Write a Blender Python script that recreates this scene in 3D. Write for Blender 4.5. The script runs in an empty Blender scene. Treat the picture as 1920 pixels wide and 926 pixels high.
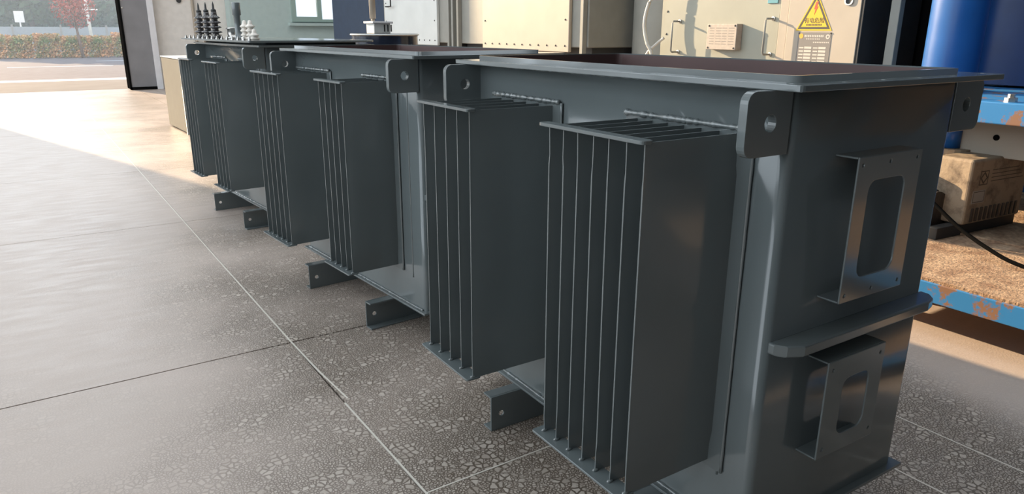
import bpy, bmesh, math, random
from mathutils import Vector, Matrix
random.seed(7)
scene = bpy.context.scene
COL = scene.collection
PI = math.pi
R = math.radians

# ------------------------------------------------------------------ camera
cam_d = bpy.data.cameras.new('camera')
cam_d.sensor_width = 36.0
cam_d.lens = 1343.0 / 1920.0 * 36.0
cam_d.clip_start = 0.02
cam_d.clip_end = 500
cam = bpy.data.objects.new('camera', cam_d)
COL.objects.link(cam)
_p, _y, _r = R(16.883), R(33.796), R(0.266)
_F = Vector((math.sin(_y) * math.cos(_p), math.cos(_y) * math.cos(_p), -math.sin(_p)))
_R0 = Vector((math.cos(_y), -math.sin(_y), 0))
_U0 = _R0.cross(_F)
_Rr = _R0 * math.cos(_r) + _U0 * math.sin(_r)
_U = -_R0 * math.sin(_r) + _U0 * math.cos(_r)
_m = Matrix((_Rr, _U, -_F)).transposed().to_4x4()
_m.translation = Vector((0, 0, 1.45))
cam.matrix_world = _m
scene.camera = cam

# ------------------------------------------------------------------ world, sun, exposure
w = bpy.data.worlds.new('sky')
scene.world = w
w.use_nodes = True
bg = w.node_tree.nodes['Background']
bg.inputs['Color'].default_value = (0.83, 0.92, 1.0, 1)
bg.inputs['Strength'].default_value = 2.3

sun_d = bpy.data.lights.new('sun', 'SUN')
sun_d.energy = 11.0
sun_d.color = (1.0, 0.75, 0.47)
sun_d.angle = R(0.55)
sun = bpy.data.objects.new('sun', sun_d)
COL.objects.link(sun)
SUN_EL = R(16.0)
_sd = Vector((0.2685 * math.cos(SUN_EL), -0.9633 * math.cos(SUN_EL), -math.sin(SUN_EL)))
sun.rotation_euler = _sd.to_track_quat('-Z', 'Y').to_euler()
sun.location = (-8, 40, 12)

vs = scene.view_settings
vs.view_transform = 'Standard'
vs.look = 'None'
vs.gamma = 1.0
vs.exposure = 0.3
vs.use_curve_mapping = False
scene.cycles.use_denoising = True
scene.cycles.max_bounces = 8
scene.cycles.diffuse_bounces = 5
scene.cycles.sample_clamp_indirect = 6.0


def portal(name, loc, rot, sx, sy):
    d = bpy.data.lights.new(name, 'AREA')
    d.shape = 'RECTANGLE'
    d.size = sx
    d.size_y = sy
    d.cycles.is_portal = True
    o = bpy.data.objects.new(name, d)
    o.location = loc
    o.rotation_euler = rot
    COL.objects.link(o)


portal('daylight_side_windows', (-5.55, 8.75, 4.4), (0, -PI / 2, 0), 8.0, 20.5)
portal('daylight_gate', (-0.09, 20.3, 3.6), (-PI / 2, 0, 0), 4.5, 7.2)
for _x in (-2.7, 2.5, 7.5):  # sky portals of unseen skylights added to brighten the hall
    portal('added_skylight', (_x, 8.75, 9.05), (0, 0, 0), 3.4, 14.5)

# ------------------------------------------------------------------ materials
MATS = {}


def mat(name, col, rough=0.5, metal=0.0, spec=0.5, var=0.0, vscale=8.0, bump=0.0, bscale=60.0,
        col2=None, c2scale=6.0, c2lo=0.45, c2hi=0.6, rvar=0.0, coat=0.0, stretch=None):
    if name in MATS:
        return MATS[name]
    m = bpy.data.materials.new(name)
    m.use_nodes = True
    nt = m.node_tree
    b = nt.nodes['Principled BSDF']
    b.inputs['Base Color'].default_value = (*col, 1)
    b.inputs['Roughness'].default_value = rough
    b.inputs['Metallic'].default_value = metal
    b.inputs['Specular IOR Level'].default_value = spec
    b.inputs['Coat Weight'].default_value = coat
    b.inputs['Coat Roughness'].default_value = 0.08
    L = nt.links.new
    tc = nt.nodes.new('ShaderNodeTexCoord')
    src = tc.outputs['Object']
    if stretch:
        mp = nt.nodes.new('ShaderNodeMapping')
        mp.inputs['Scale'].default_value = stretch
        L(src, mp.inputs['Vector'])
        src = mp.outputs['Vector']
    last = None
    if col2 is not None:
        n = nt.nodes.new('ShaderNodeTexNoise')
        n.inputs['Scale'].default_value = c2scale
        n.inputs['Detail'].default_value = 6
        n.inputs['Roughness'].default_value = 0.65
        L(src, n.inputs['Vector'])
        rp = nt.nodes.new('ShaderNodeValToRGB')
        rp.color_ramp.elements[0].position = c2lo
        rp.color_ramp.elements[0].color = (*col, 1)
        rp.color_ramp.elements[1].position = c2hi
        rp.color_ramp.elements[1].color = (*col2, 1)
        L(n.outputs['Fac'], rp.inputs['Fac'])
        last = rp.outputs['Color']
    if var > 0:
        n = nt.nodes.new('ShaderNodeTexNoise')
        n.inputs['Scale'].default_value = vscale
        n.inputs['Detail'].default_value = 4
        L(src, n.inputs['Vector'])
        mr = nt.nodes.new('ShaderNodeMapRange')
        mr.inputs['From Min'].default_value = 0.3
        mr.inputs['From Max'].default_value = 0.7
        mr.inputs['To Min'].default_value = 1 - var
        mr.inputs['To Max'].default_value = 1 + var
        L(n.outputs['Fac'], mr.inputs['Value'])
        mx = nt.nodes.new('ShaderNodeMix')
        mx.data_type = 'RGBA'
        mx.blend_type = 'MULTIPLY'
        mx.inputs['Factor'].default_value = 1.0
        if last:
            L(last, mx.inputs['A'])
        else:
            mx.inputs['A'].default_value = (*col, 1)
        cmb = nt.nodes.new('ShaderNodeCombineColor')
        for k in ('Red', 'Green', 'Blue'):
            L(mr.outputs['Result'], cmb.inputs[k])
        L(cmb.outputs['Color'], mx.inputs['B'])
        last = mx.outputs['Result']
    if last:
        L(last, b.inputs['Base Color'])
    if rvar > 0:
        n = nt.nodes.new('ShaderNodeTexNoise')
        n.inputs['Scale'].default_value = vscale * 1.7
        n.inputs['Detail'].default_value = 5
        L(src, n.inputs['Vector'])
        mr = nt.nodes.new('ShaderNodeMapRange')
        mr.inputs['To Min'].default_value = max(0.02, rough - rvar)
        mr.inputs['To Max'].default_value = rough + rvar
        L(n.outputs['Fac'], mr.inputs['Value'])
        L(mr.outputs['Result'], b.inputs['Roughness'])
    if bump > 0:
        n = nt.nodes.new('ShaderNodeTexNoise')
        n.inputs['Scale'].default_value = bscale
        n.inputs['Detail'].default_value = 3
        L(src, n.inputs['Vector'])
        bp = nt.nodes.new('ShaderNodeBump')
        bp.inputs['Strength'].default_value = bump
        bp.inputs['Distance'].default_value = 0.01
        L(n.outputs['Fac'], bp.inputs['Height'])
        L(bp.outputs['Normal'], b.inputs['Normal'])
    MATS[name] = m
    return m


def terrazzo():
    m = bpy.data.materials.new('terrazzo')
    m.use_nodes = True
    nt = m.node_tree
    b = nt.nodes['Principled BSDF']
    N = nt.nodes.new
    L = nt.links.new
    geo = N('ShaderNodeNewGeometry')

    def noise(scale, detail=3.0):
        n = N('ShaderNodeTexNoise')
        n.inputs['Scale'].default_value = scale
        n.inputs['Detail'].default_value = detail
        L(geo.outputs['Position'], n.inputs['Vector'])
        return n.outputs['Fac']

    def mrange(v, a, c, lo, hi):
        n = N('ShaderNodeMapRange')
        n.interpolation_type = 'SMOOTHSTEP'
        n.inputs['From Min'].default_value = a
        n.inputs['From Max'].default_value = c
        n.inputs['To Min'].default_value = lo
        n.inputs['To Max'].default_value = hi
        L(v, n.inputs['Value'])
        return n.outputs['Result']

    # warped coordinates so that the chips are irregular
    nv = N('ShaderNodeTexNoise')
    nv.inputs['Scale'].default_value = 35
    L(geo.outputs['Position'], nv.inputs['Vector'])
    sc = N('ShaderNodeVectorMath'); sc.operation = 'SCALE'
    sc.inputs['Scale'].default_value = 0.016
    L(nv.outputs['Color'], sc.inputs[0])
    ad = N('ShaderNodeVectorMath'); ad.operation = 'ADD'
    L(geo.outputs['Position'], ad.inputs[0])
    L(sc.outputs['Vector'], ad.inputs[1])

    def voro(scale, edge):
        e = N('ShaderNodeTexVoronoi')
        e.feature = 'DISTANCE_TO_EDGE'
        e.voronoi_dimensions = '2D'
        e.inputs['Scale'].default_value = scale
        L(ad.outputs['Vector'], e.inputs['Vector'])
        c = N('ShaderNodeTexVoronoi')
        c.feature = 'F1'
        c.voronoi_dimensions = '2D'
        c.inputs['Scale'].default_value = scale
        L(ad.outputs['Vector'], c.inputs['Vector'])
        return mrange(e.outputs['Distance'], edge * 0.62, edge, 0, 1), c.outputs['Color']
    e1, c1 = voro(40, 0.17)
    e2, c2 = voro(92, 0.24)
    big = mrange(noise(9, 2), 0.42, 0.56, 0, 1)
    # the larger chips are only some of the cells
    s1 = N('ShaderNodeSeparateColor'); L(c1, s1.inputs['Color'])
    keep = mrange(s1.outputs['Red'], 0.38, 0.42, 0, 1)
    m1 = N('ShaderNodeMath'); m1.operation = 'MULTIPLY'; L(keep, m1.inputs[0]); L(big, m1.inputs[1])
    mixf = N('ShaderNodeMix'); mixf.data_type = 'FLOAT'
    L(m1.outputs[0], mixf.inputs['Factor']); L(e2, mixf.inputs['A']); L(e1, mixf.inputs['B'])
    chip = mixf.outputs['Result']
    # chip tint
    s2 = N('ShaderNodeSeparateColor'); L(c2, s2.inputs['Color'])
    tint = N('ShaderNodeMix'); tint.data_type = 'FLOAT'
    L(m1.outputs[0], tint.inputs['Factor']); L(s2.outputs['Green'], tint.inputs['A']); L(s1.outputs['Green'], tint.inputs['B'])
    rp = N('ShaderNodeValToRGB')
    rp.color_ramp.elements[0].color = (0.36, 0.305, 0.255, 1)
    rp.color_ramp.elements[1].color = (0.54, 0.475, 0.41, 1)
    L(tint.outputs['Result'], rp.inputs['Fac'])
    mc = N('ShaderNodeMix'); mc.data_type = 'RGBA'
    mc.inputs['A'].default_value = (0.120, 0.092, 0.070, 1)
    L(chip, mc.inputs['Factor']); L(rp.outputs['Color'], mc.inputs['B'])
    # worn dust from noise, plus floor glare and sun painted in as paler colour
    # paler for glare in the aisle and far end, darker shade by the tanks
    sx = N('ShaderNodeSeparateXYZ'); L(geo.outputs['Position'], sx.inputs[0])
    dust_glare = N('ShaderNodeMath'); dust_glare.operation = 'ADD'
    L(mrange(sx.outputs['X'], -0.3, 1.5, 0.26, -0.16), dust_glare.inputs[0])
    L(noise(0.9, 6), dust_glare.inputs[1])
    dust_glare_far = N('ShaderNodeMath'); dust_glare_far.operation = 'ADD'
    L(dust_glare.outputs[0], dust_glare_far.inputs[0])
    L(mrange(sx.outputs['Y'], 2.0, 7.0, 0.0, 0.22), dust_glare_far.inputs[1])
    dust_glare_sun = N('ShaderNodeMath'); dust_glare_sun.operation = 'ADD'
    L(dust_glare_far.outputs[0], dust_glare_sun.inputs[0])
    L(mrange(sx.outputs['X'], 2.75, 3.3, 0.0, 0.45), dust_glare_sun.inputs[1])  # extra pale colour where the sun patch falls by the platform
    dust_glare_mask = mrange(dust_glare_sun.outputs[0], 0.30, 0.80, 0, 0.92)
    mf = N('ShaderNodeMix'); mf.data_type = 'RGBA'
    L(dust_glare_mask, mf.inputs['Factor']); L(mc.outputs['Result'], mf.inputs['A'])
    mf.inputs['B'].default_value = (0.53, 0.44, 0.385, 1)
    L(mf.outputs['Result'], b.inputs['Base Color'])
    # scuffs change the gloss
    mp = N('ShaderNodeMapping'); mp.inputs['Scale'].default_value = (3.0, 14.0, 1.0)
    mp.inputs['Rotation'].default_value = (0, 0, 0.9)
    L(geo.outputs['Position'], mp.inputs['Vector'])
    ns = N('ShaderNodeTexNoise'); ns.inputs['Scale'].default_value = 1.2; ns.inputs['Detail'].default_value = 8
    L(mp.outputs['Vector'], ns.inputs['Vector'])
    L(mrange(ns.outputs['Fac'], 0.3, 0.7, 0.33, 0.50), b.inputs['Roughness'])
    b.inputs['Specular IOR Level'].default_value = 0.45
    bn = N('ShaderNodeTexNoise'); bn.inputs['Scale'].default_value = 110; bn.inputs['Detail'].default_value = 3
    L(geo.outputs['Position'], bn.inputs['Vector'])
    bp = N('ShaderNodeBump'); bp.inputs['Strength'].default_value = 0.22; bp.inputs['Distance'].default_value = 0.004
    L(bn.outputs['Fac'], bp.inputs['Height'])
    L(bp.outputs['Normal'], b.inputs['Normal'])
    return m


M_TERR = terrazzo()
M_PAINT = mat('grey_green_enamel', (0.128, 0.148, 0.150), 0.15, 0, 0.55, var=0.06, vscale=3, bump=0.03, bscale=7, rvar=0.05, coat=0.35)
M_WELD = mat('weld_enamel', (0.15, 0.17, 0.17), 0.06, 0, 0.7, coat=1.0)
M_PRIMER = mat('red_oxide_primer', (0.10, 0.058, 0.055), 0.55, var=0.12, vscale=5)
M_ZINC = mat('zinc_divider', (0.72, 0.67, 0.59), 0.45, 0.2)
M_JOINT = mat('joint_dirt', (0.03, 0.027, 0.024), 0.9)
M_WALL_TAN = mat('tan_plaster', (0.66, 0.63, 0.59), 0.8, var=0.05)
M_WALL_GREEN = mat('grey_green_wall_paint', (0.42, 0.51, 0.49), 0.7, var=0.04)
M_WALL_IN = mat('hall_wall', (0.60, 0.59, 0.57), 0.85, var=0.05)
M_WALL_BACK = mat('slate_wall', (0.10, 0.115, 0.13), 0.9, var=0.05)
M_CEIL = mat('hall_roof', (0.60, 0.60, 0.60), 0.85)
M_DOORSTEEL = mat('door_steel', (0.20, 0.20, 0.21), 0.55, var=0.10, vscale=2, bump=0.05, bscale=20)
M_WHITE = mat('white_paint', (0.62, 0.62, 0.64), 0.5, var=0.04)
M_FRAME = mat('window_frame_green', (0.30, 0.40, 0.36), 0.45)
M_NAVY = mat('navy_steel', (0.024, 0.042, 0.075), 0.6, spec=0.25, var=0.1)
M_NAVY_PAN = mat('navy_gloss', (0.012, 0.018, 0.035), 0.18)
M_CREAM = mat('cream_powder_coat', (0.40, 0.35, 0.285), 0.45, var=0.05, vscale=3, bump=0.06, bscale=14)
M_CREAMG = mat('greenish_cream_coat', (0.32, 0.32, 0.265), 0.42, var=0.05, vscale=3, bump=0.05, bscale=12)
M_PALE = mat('pale_grey_coat', (0.58, 0.60, 0.58), 0.42, var=0.05, vscale=3, bump=0.08, bscale=12)
M_OVEN = mat('oven_grey_coat', (0.24, 0.24, 0.215), 0.5, var=0.05)
M_DARK = mat('dark_steel', (0.03, 0.031, 0.032), 0.6, var=0.15)
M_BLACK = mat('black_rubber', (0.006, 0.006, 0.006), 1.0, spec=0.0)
M_STEEL = mat('bright_steel', (0.55, 0.53, 0.50), 0.3, 0.9)
M_BLUE = mat('blue_enamel', (0.012, 0.095, 0.32), 0.33, var=0.12, vscale=3, rvar=0.08)
M_BLUE2 = mat('blue_worn_enamel', (0.03, 0.20, 0.48), 0.45, col2=(0.24, 0.13, 0.08), c2scale=10, c2lo=0.55, c2hi=0.60)
M_DUST = mat('rusty_dusty_plate', (0.24, 0.14, 0.085), 0.85, col2=(0.46, 0.32, 0.21), c2scale=7, c2lo=0.35, c2hi=0.65, var=0.3, vscale=45, bump=0.5, bscale=80)
M_MOTOR = mat('dusty_cream_casting', (0.34, 0.26, 0.18), 0.75, col2=(0.10, 0.07, 0.05), c2scale=8, c2lo=0.5, c2hi=0.72, bump=0.2, bscale=40)
M_MOTORD = mat('oily_casting', (0.045, 0.035, 0.028), 0.5, var=0.3, vscale=12, bump=0.2, bscale=40)
M_PORC = mat('white_porcelain', (0.72, 0.66, 0.58), 0.12, coat=0.5)
M_BROWNPORC = mat('dark_porcelain', (0.05, 0.045, 0.045), 0.12, coat=0.5)
M_YELLOW = mat('sign_yellow', (0.66, 0.43, 0.02), 0.5)
M_SIGNBLK = mat('sign_black', (0.05, 0.045, 0.04), 0.5)
M_RED = mat('sign_red', (0.65, 0.07, 0.03), 0.5)
M_ORANGE = mat('plate_orange', (0.75, 0.36, 0.05), 0.5)
M_PLATE = mat('nameplate_grey', (0.20, 0.185, 0.17), 0.45)
M_PLATEW = mat('nameplate_white', (0.52, 0.48, 0.43), 0.5)
M_CABLE = mat('pale_cable', (0.55, 0.53, 0.48), 0.5)
M_ASPH = mat('asphalt', (0.105, 0.10, 0.115), 0.95, spec=0.2, var=0.12, vscale=3, bump=0.2, bscale=90)
M_APRON = mat('concrete_apron', (0.12, 0.11, 0.108), 0.95, spec=0.2, var=0.1, vscale=1.5)
M_KERB = mat('white_line_paint', (0.45, 0.44, 0.44), 0.7, var=0.05)
M_BARK = mat('bark', (0.12, 0.085, 0.075), 0.9, var=0.2)
M_LEAFR = mat('red_leaf', (0.30, 0.085, 0.075), 0.7, var=0.3, vscale=3)
M_LEAFG = mat('green_leaf', (0.06, 0.115, 0.05), 0.7, var=0.35, vscale=1.5)
M_LEAFD = mat('deep_green_leaf', (0.035, 0.085, 0.055), 0.7, var=0.35, vscale=1.5)
M_HEDGE = mat('hedge_leaf', (0.14, 0.22, 0.09), 0.8, col2=(0.50, 0.27, 0.14), c2scale=1.6, c2lo=0.38, c2hi=0.55, var=0.3, vscale=9)
M_BARRIER = mat('pale_barrier', (0.22, 0.25, 0.30), 0.7, var=0.05)
M_GRASS = mat('far_ground', (0.16, 0.17, 0.10), 0.95, var=0.2, vscale=1)


def glass_mat():
    m = bpy.data.materials.new('window_glass')
    m.use_nodes = True
    b = m.node_tree.nodes['Principled BSDF']
    b.inputs['Base Color'].default_value = (0.62, 0.70, 0.82, 1)
    b.inputs['Roughness'].default_value = 0.35
    b.inputs['Transmission Weight'].default_value = 0.9
    b.inputs['IOR'].default_value = 1.2
    return m


M_GLASS = glass_mat()

# ------------------------------------------------------------------ mesh helpers


def box(bm, x0, x1, y0, y1, z0, z1):
    v = [bm.verts.new(p) for p in ((x0, y0, z0), (x1, y0, z0), (x1, y1, z0), (x0, y1, z0),
                                   (x0, y0, z1), (x1, y0, z1), (x1, y1, z1), (x0, y1, z1))]
    for f in ((3, 2, 1, 0), (4, 5, 6, 7), (0, 1, 5, 4), (1, 2, 6, 5), (2, 3, 7, 6), (3, 0, 4, 7)):
        bm.faces.new([v[i] for i in f])
    return v


def BM():
    return bmesh.new()


def new_obj(name, bm, m, parent=None, smooth=False, bevel=0.0, seg=2):
    bmesh.ops.recalc_face_normals(bm, faces=bm.faces[:])
    me = bpy.data.meshes.new(name)
    bm.to_mesh(me)
    bm.free()
    me.materials.append(m)
    if smooth:
        me.shade_smooth()
    o = bpy.data.objects.new(name, me)
    COL.objects.link(o)
    if parent is not None:
        o.parent = parent
    if bevel > 0:
        md = o.modifiers.new('bevel', 'BEVEL')
        md.width = bevel
        md.segments = seg
        md.limit_method = 'ANGLE'
        md.angle_limit = R(40)
    return o


def boxobj(name, b, m, parent=None, bevel=0.0, seg=2):
    bm = BM()
    box(bm, *b)
    return new_obj(name, bm, m, parent, False, bevel, seg)


def tag(o, label=None, cat=None, group=None, kind=None):
    if label:
        o['label'] = label
    if cat:
        o['category'] = cat
    if group:
        o['group'] = group
    if kind:
        o['kind'] = kind
    return o


def empty(name, loc, rz=0.0):
    o = bpy.data.objects.new(name, None)
    o.empty_display_size = 0.2
    o.location = loc
    o.rotation_euler = (0, 0, rz)
    COL.objects.link(o)
    return o


def rrect(x0, x1, y0, y1, r, n=5):
    pts = []
    for cx, cy, a in ((x1 - r, y0 + r, -90), (x1 - r, y1 - r, 0), (x0 + r, y1 - r, 90), (x0 + r, y0 + r, 180)):
        for i in range(n + 1):
            t = R(a + 90 * i / n)
            pts.append((cx + r * math.cos(t), cy + r * math.sin(t)))
    return pts


def circ(cx, cy, r, n=16):
    return [(cx + r * math.cos(2 * PI * i / n), cy + r * math.sin(2 * PI * i / n)) for i in range(n)]


def holed_plate(bm, outer, holes, a0, a1, axis='z'):
    """polygon with holes, extruded from a0 to a1 along an axis"""
    def P(p, a):
        if axis == 'z':
            return (p[0], p[1], a)
        if axis == 'y':
            return (p[0], a, p[1])
        return (a, p[0], p[1])
    t = bmesh.new()
    loops = [outer] + list(holes)
    for lp in loops:
        vv = [t.verts.new((p[0], p[1], 0)) for p in lp]
        for i in range(len(vv)):
            t.edges.new((vv[i], vv[(i + 1) % len(vv)]))
    bmesh.ops.triangle_fill(t, use_beauty=True, use_dissolve=False, edges=t.edges[:])
    t.verts.ensure_lookup_table()
    t.verts.index_update()
    base = [bm.verts.new(P(v.co, a0)) for v in t.verts]
    top = [bm.verts.new(P(v.co, a1)) for v in t.verts]
    for f in t.faces:
        ids = [v.index for v in f.verts]
        bm.faces.new([base[i] for i in ids])
        bm.faces.new([top[i] for i in reversed(ids)])
    for e in t.edges:
        if len(e.link_faces) == 1:
            a, b = e.verts[0].index, e.verts[1].index
            bm.faces.new((base[a], base[b], top[b], top[a]))
    t.free()


def prism(bm, pts, a0, a1, axis='z'):
    holed_plate(bm, pts, [], a0, a1, axis)


def tube(bm, pts, r, n=8, jitter=0.0, closed_ends=True):
    rings = []
    pts = [Vector(p) for p in pts]
    for i, p in enumerate(pts):
        d = (pts[min(i + 1, len(pts) - 1)] - pts[max(i - 1, 0)]).normalized()
        up = Vector((0, 0, 1)) if abs(d.z) < 0.9 else Vector((1, 0, 0))
        a = d.cross(up).normalized()
        b = a.cross(d)
        rr = (r if not callable(r) else r(i)) * (1 + random.uniform(-jitter, jitter))
        rings.append([bm.verts.new(p + (a * math.cos(2 * PI * k / n) + b * math.sin(2 * PI * k / n)) * rr) for k in range(n)])
    for i in range(len(rings) - 1):
        for k in range(n):
            bm.faces.new((rings[i][k], rings[i][(k + 1) % n], rings[i + 1][(k + 1) % n], rings[i + 1][k]))
    if closed_ends:
        bm.faces.new(rings[0][::-1])
        bm.faces.new(rings[-1])


def lathe(bm, prof, n=24, c=(0, 0, 0)):
    rings = []
    for r, z in prof:
        rings.append([bm.verts.new((c[0] + max(r, 1e-4) * math.cos(2 * PI * k / n), c[1] + max(r, 1e-4) * math.sin(2 * PI * k / n), c[2] + z)) for k in range(n)])
    for i in range(len(rings) - 1):
        for k in range(n):
            bm.faces.new((rings[i][k], rings[i][(k + 1) % n], rings[i + 1][(k + 1) % n], rings[i + 1][k]))
    bm.faces.new(rings[0][::-1])
    bm.faces.new(rings[-1])


def seg_pts(a, b, step):
    a, b = Vector(a), Vector(b)
    n = max(2, int((b - a).length / step))
    return [a + (b - a) * i / n for i in range(n + 1)]


def weld(name, a, b, r, parent, step=0.007, jit=0.38):
    bm = BM()
    tube(bm, seg_pts(a, b, step), r, 6, jit)
    return new_obj(name, bm, M_WELD, parent, True)


# ------------------------------------------------------------------ hall: floor
floor = boxobj('floor', (-5.8, 10.3, -8.3, 20.35, -0.20, -0.014), M_JOINT)
tag(floor, 'grey brown terrazzo hall floor with divider strips and dark joints', None, None, 'structure')
XL = [-5.8, -2.6, 0.883, 2.302, 2.655, 5.4, 10.3]
YL = [-8.3, -3.0, 1.82, 3.23, 5.93, 8.40, 12.15, 15.80, 20.35]
METALX = {0.883, 2.302, 2.655}
METALY = {1.82}


def gapx(v):
    return 0.0042 if v in METALX else 0.0022


def gapy(v):
    return {3.23: 0.0045}.get(v, 0.0036 if v in METALY else 0.0028)


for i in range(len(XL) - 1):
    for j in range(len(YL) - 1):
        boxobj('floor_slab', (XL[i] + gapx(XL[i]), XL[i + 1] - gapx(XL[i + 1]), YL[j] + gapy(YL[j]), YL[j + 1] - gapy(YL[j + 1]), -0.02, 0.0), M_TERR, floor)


def strip(path, wdt):
    bm = BM()
    pv = [Vector(p) for p in path]
    L_, R_ = [], []
    for i, p in enumerate(pv):
        d = (pv[min(i + 1, len(pv) - 1)] - pv[max(i - 1, 0)]).normalized()
        n = Vector((-d.y, d.x)) * wdt / 2
        for arr, q in ((L_, p + n), (R_, p - n)):
            arr.append((bm.verts.new((q.x, q.y, -0.004)), bm.verts.new((q.x, q.y, 0.0012))))
    for i in range(len(pv) - 1):
        bm.faces.new((L_[i][1], R_[i][1], R_[i + 1][1], L_[i + 1][1]))
        bm.faces.new((L_[i][0], L_[i][1], L_[i + 1][1], L_[i + 1][0]))
        bm.faces.new((R_[i][1], R_[i][0], R_[i + 1][0], R_[i + 1][1]))
    for i in (0, -1):
        bm.faces.new((L_[i][0], L_[i][1], R_[i][1], R_[i][0]))
    return new_obj('divider_strip', bm, M_ZINC, floor)


strip([(0.905, 2.56), (0.890, 2.85), (0.883, 3.25), (0.881, 5.0), (0.883, 20.2)], 0.007)
strip([(0.882, 2.53), (0.884, 2.2), (0.886, 1.8), (0.886, 0.5), (0.886, -2.9)], 0.007)
strip([(2.302, 8.3), (2.302, -2.9)], 0.007)
strip([(2.655, 8.3), (2.655, -2.9)], 0.006)
strip([(0.89, 1.82), (2.298, 1.82)], 0.006)

# ------------------------------------------------------------------ hall: walls
GX0, GX1, GZ = -2.35, 2.17, 7.2
bm = BM()
box(bm, -5.8, GX0, 20.1, 20.4, 0, 9)
box(bm, -12.5, -5.8, 20.1, 20.4, 0, 14.5)  # unseen wing, added to keep the sun off the left windows
box(bm, GX1, 6.10, 20.1, 20.4, 0, 9)
box(bm, 6.10, 7.65, 20.1, 20.4, 0, 1.58)
box(bm, 6.10, 7.65, 20.1, 20.4, 3.05, 9)
box(bm, 7.65, 10.3, 20.1, 20.4, 0, 9)
box(bm, GX0, GX1, 20.1, 20.4, GZ, 9)
tag(new_obj('wall_far', bm, M_WALL_TAN), 'tan far wall of the hall around the open gate, with an added sun-blocking wing', kind='structure')
bm = BM()
WY0, WY1, WZ0, WZ1 = -1.5, 19.0, 0.4, 8.4
box(bm, -5.8, -5.6, -8.5, 20.4, 0, WZ0)
box(bm, -5.8, -5.6, -8.5, 20.4, WZ1, 9)
box(bm, -5.8, -5.6, -8.5, WY0, WZ0, WZ1)
box(bm, -5.8, -5.6, WY1, 20.4, WZ0, WZ1)
for k in range(1, 4):
    y = WY0 + (WY1 - WY0) * k / 4
    box(bm, -5.8, -5.6, y - 0.15, y + 0.15, WZ0, WZ1)
tag(new_obj('wall_left', bm, M_WALL_IN), 'left hall wall with wide window openings', kind='structure')
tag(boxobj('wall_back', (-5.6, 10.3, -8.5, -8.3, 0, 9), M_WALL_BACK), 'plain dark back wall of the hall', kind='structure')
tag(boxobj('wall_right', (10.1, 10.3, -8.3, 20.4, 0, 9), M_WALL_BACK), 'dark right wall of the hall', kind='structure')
bm = BM()
xs = [-5.8, -4.4, -1.0, 0.8, 4.2, 5.8, 9.2, 10.3]  # gaps for the added skylights, placed to light the tanks
for k in range(0, 7, 2):
    box(bm, xs[k], xs[k + 1], -8.5, 20.4, 9, 9.2)
for k in range(1, 7, 2):
    box(bm, xs[k], xs[k + 1], -8.5, 1.5, 9, 9.2)
    box(bm, xs[k], xs[k + 1], 16.0, 20.4, 9, 9.2)
for k in range(1, 7, 2):
    for j in range(8):      # upright blades added across the skylights to block direct sun
        y = 1.55 + j * 2.06
        box(bm, xs[k], xs[k + 1], y - 0.02, y + 0.02, 9.0, 9.72)
tag(new_obj('ceiling', bm, M_CEIL), 'flat hall roof with added skylight strips and sun-blocking blades', kind='structure')

# steel sliding gate leaf standing open at the right of the opening
d1 = boxobj('door_1', (2.20, 2.76, 19.92, 20.02, 0.02, 6.6), M_DOORSTEEL, None, 0.004)
tag(d1, 'dark grey steel sliding gate leaf beside the sunlit opening', kind='structure')
boxobj('edge_dark_cover', (2.155, 2.20, 19.90, 20.42, 0.02, 7.1), M_BLACK, d1)  # black strip added over gate edge and jamb to hide their sunlight
boxobj('bottom_seal', (2.17, 2.76, 19.90, 19.92, 0.0, 0.07), M_BLACK, d1)
for z in (1.9, 2.08, 2.16):
    for x in (2.23,):
        bm = BM()
        lathe(bm, [(0.018, 0), (0.018, 0.012), (0.008, 0.016)], 8)
        o = new_obj('bolt', bm, M_STEEL, d1)
        o.location = (x, 19.92, z)
        o.rotation_euler = (PI / 2, 0, 0)
boxobj('pink_notice', (2.50, 2.70, 19.912, 19.92, 2.22, 2.5), mat('pink_paper', (0.55, 0.30, 0.26), 0.7), d1)
tag(boxobj('trim_1', (2.76, 2.90, 19.90, 20.1, 0, 6.6), M_WHITE, None, 0.006), 'white steel post at the edge of the gate', kind='structure')
# pale conduit on the tan wall
bm = BM()
tube(bm, [(3.82, 20.05, 0.05), (3.82, 20.05, 6.0)], 0.035, 10)
tag(new_obj('conduit', bm, M_CREAM, None, True), 'pale vertical conduit on the tan wall above the insulators', 'conduit')
bm = BM()
prism(bm, circ(0, 0, 0.06, 10), 0, 0.02, 'y')
o = new_obj('wall_socket', bm, M_DARK)
o.location = (3.52, 20.06, 2.10)
tag(o, 'small dark round outlet on the tan wall', 'outlet')

# office partition with green framed window
WX0, WX1, WB, WT = 6.14, 7.60, 1.62, 3.0
bm = BM()
box(bm, 4.60, WX0, 19.62, 20.08, 0, 4.5)
box(bm, WX0, 8.3, 19.62, 20.08, 0, WB)
box(bm, WX1, 8.3, 19.62, 20.08, WB, 4.5)
box(bm, WX0, WX1, 19.62, 20.08, WT, 4.5)
tag(new_obj('wall_office', bm, M_WALL_GREEN), 'grey green partition wall holding the framed window', kind='structure')
bm = BM()
holed_plate(bm, [(WX0, WB), (WX1, WB), (WX1, WT), (WX0, WT)],
            [[(WX0 + .12, WB + .13), (6.83, WB + .13), (6.83, WT - .1), (WX0 + .12, WT - .1)],
             [(6.95, WB + .07), (WX1 - .1, WB + .07), (WX1 - .1, WT - .1), (6.95, WT - .1)]], 19.56, 19.66, 'y')
wn = tag(new_obj('window_1', bm, M_FRAME), 'pale green framed window in the partition wall', kind='structure')
boxobj('pane', (WX0 + .12, 6.83, 19.61, 19.62, WB + .13, WT - .1), M_GLASS, wn)
boxobj('pane', (6.95, WX1 - .1, 19.61, 19.62, WB + .07, WT - .1), M_GLASS, wn)
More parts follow.
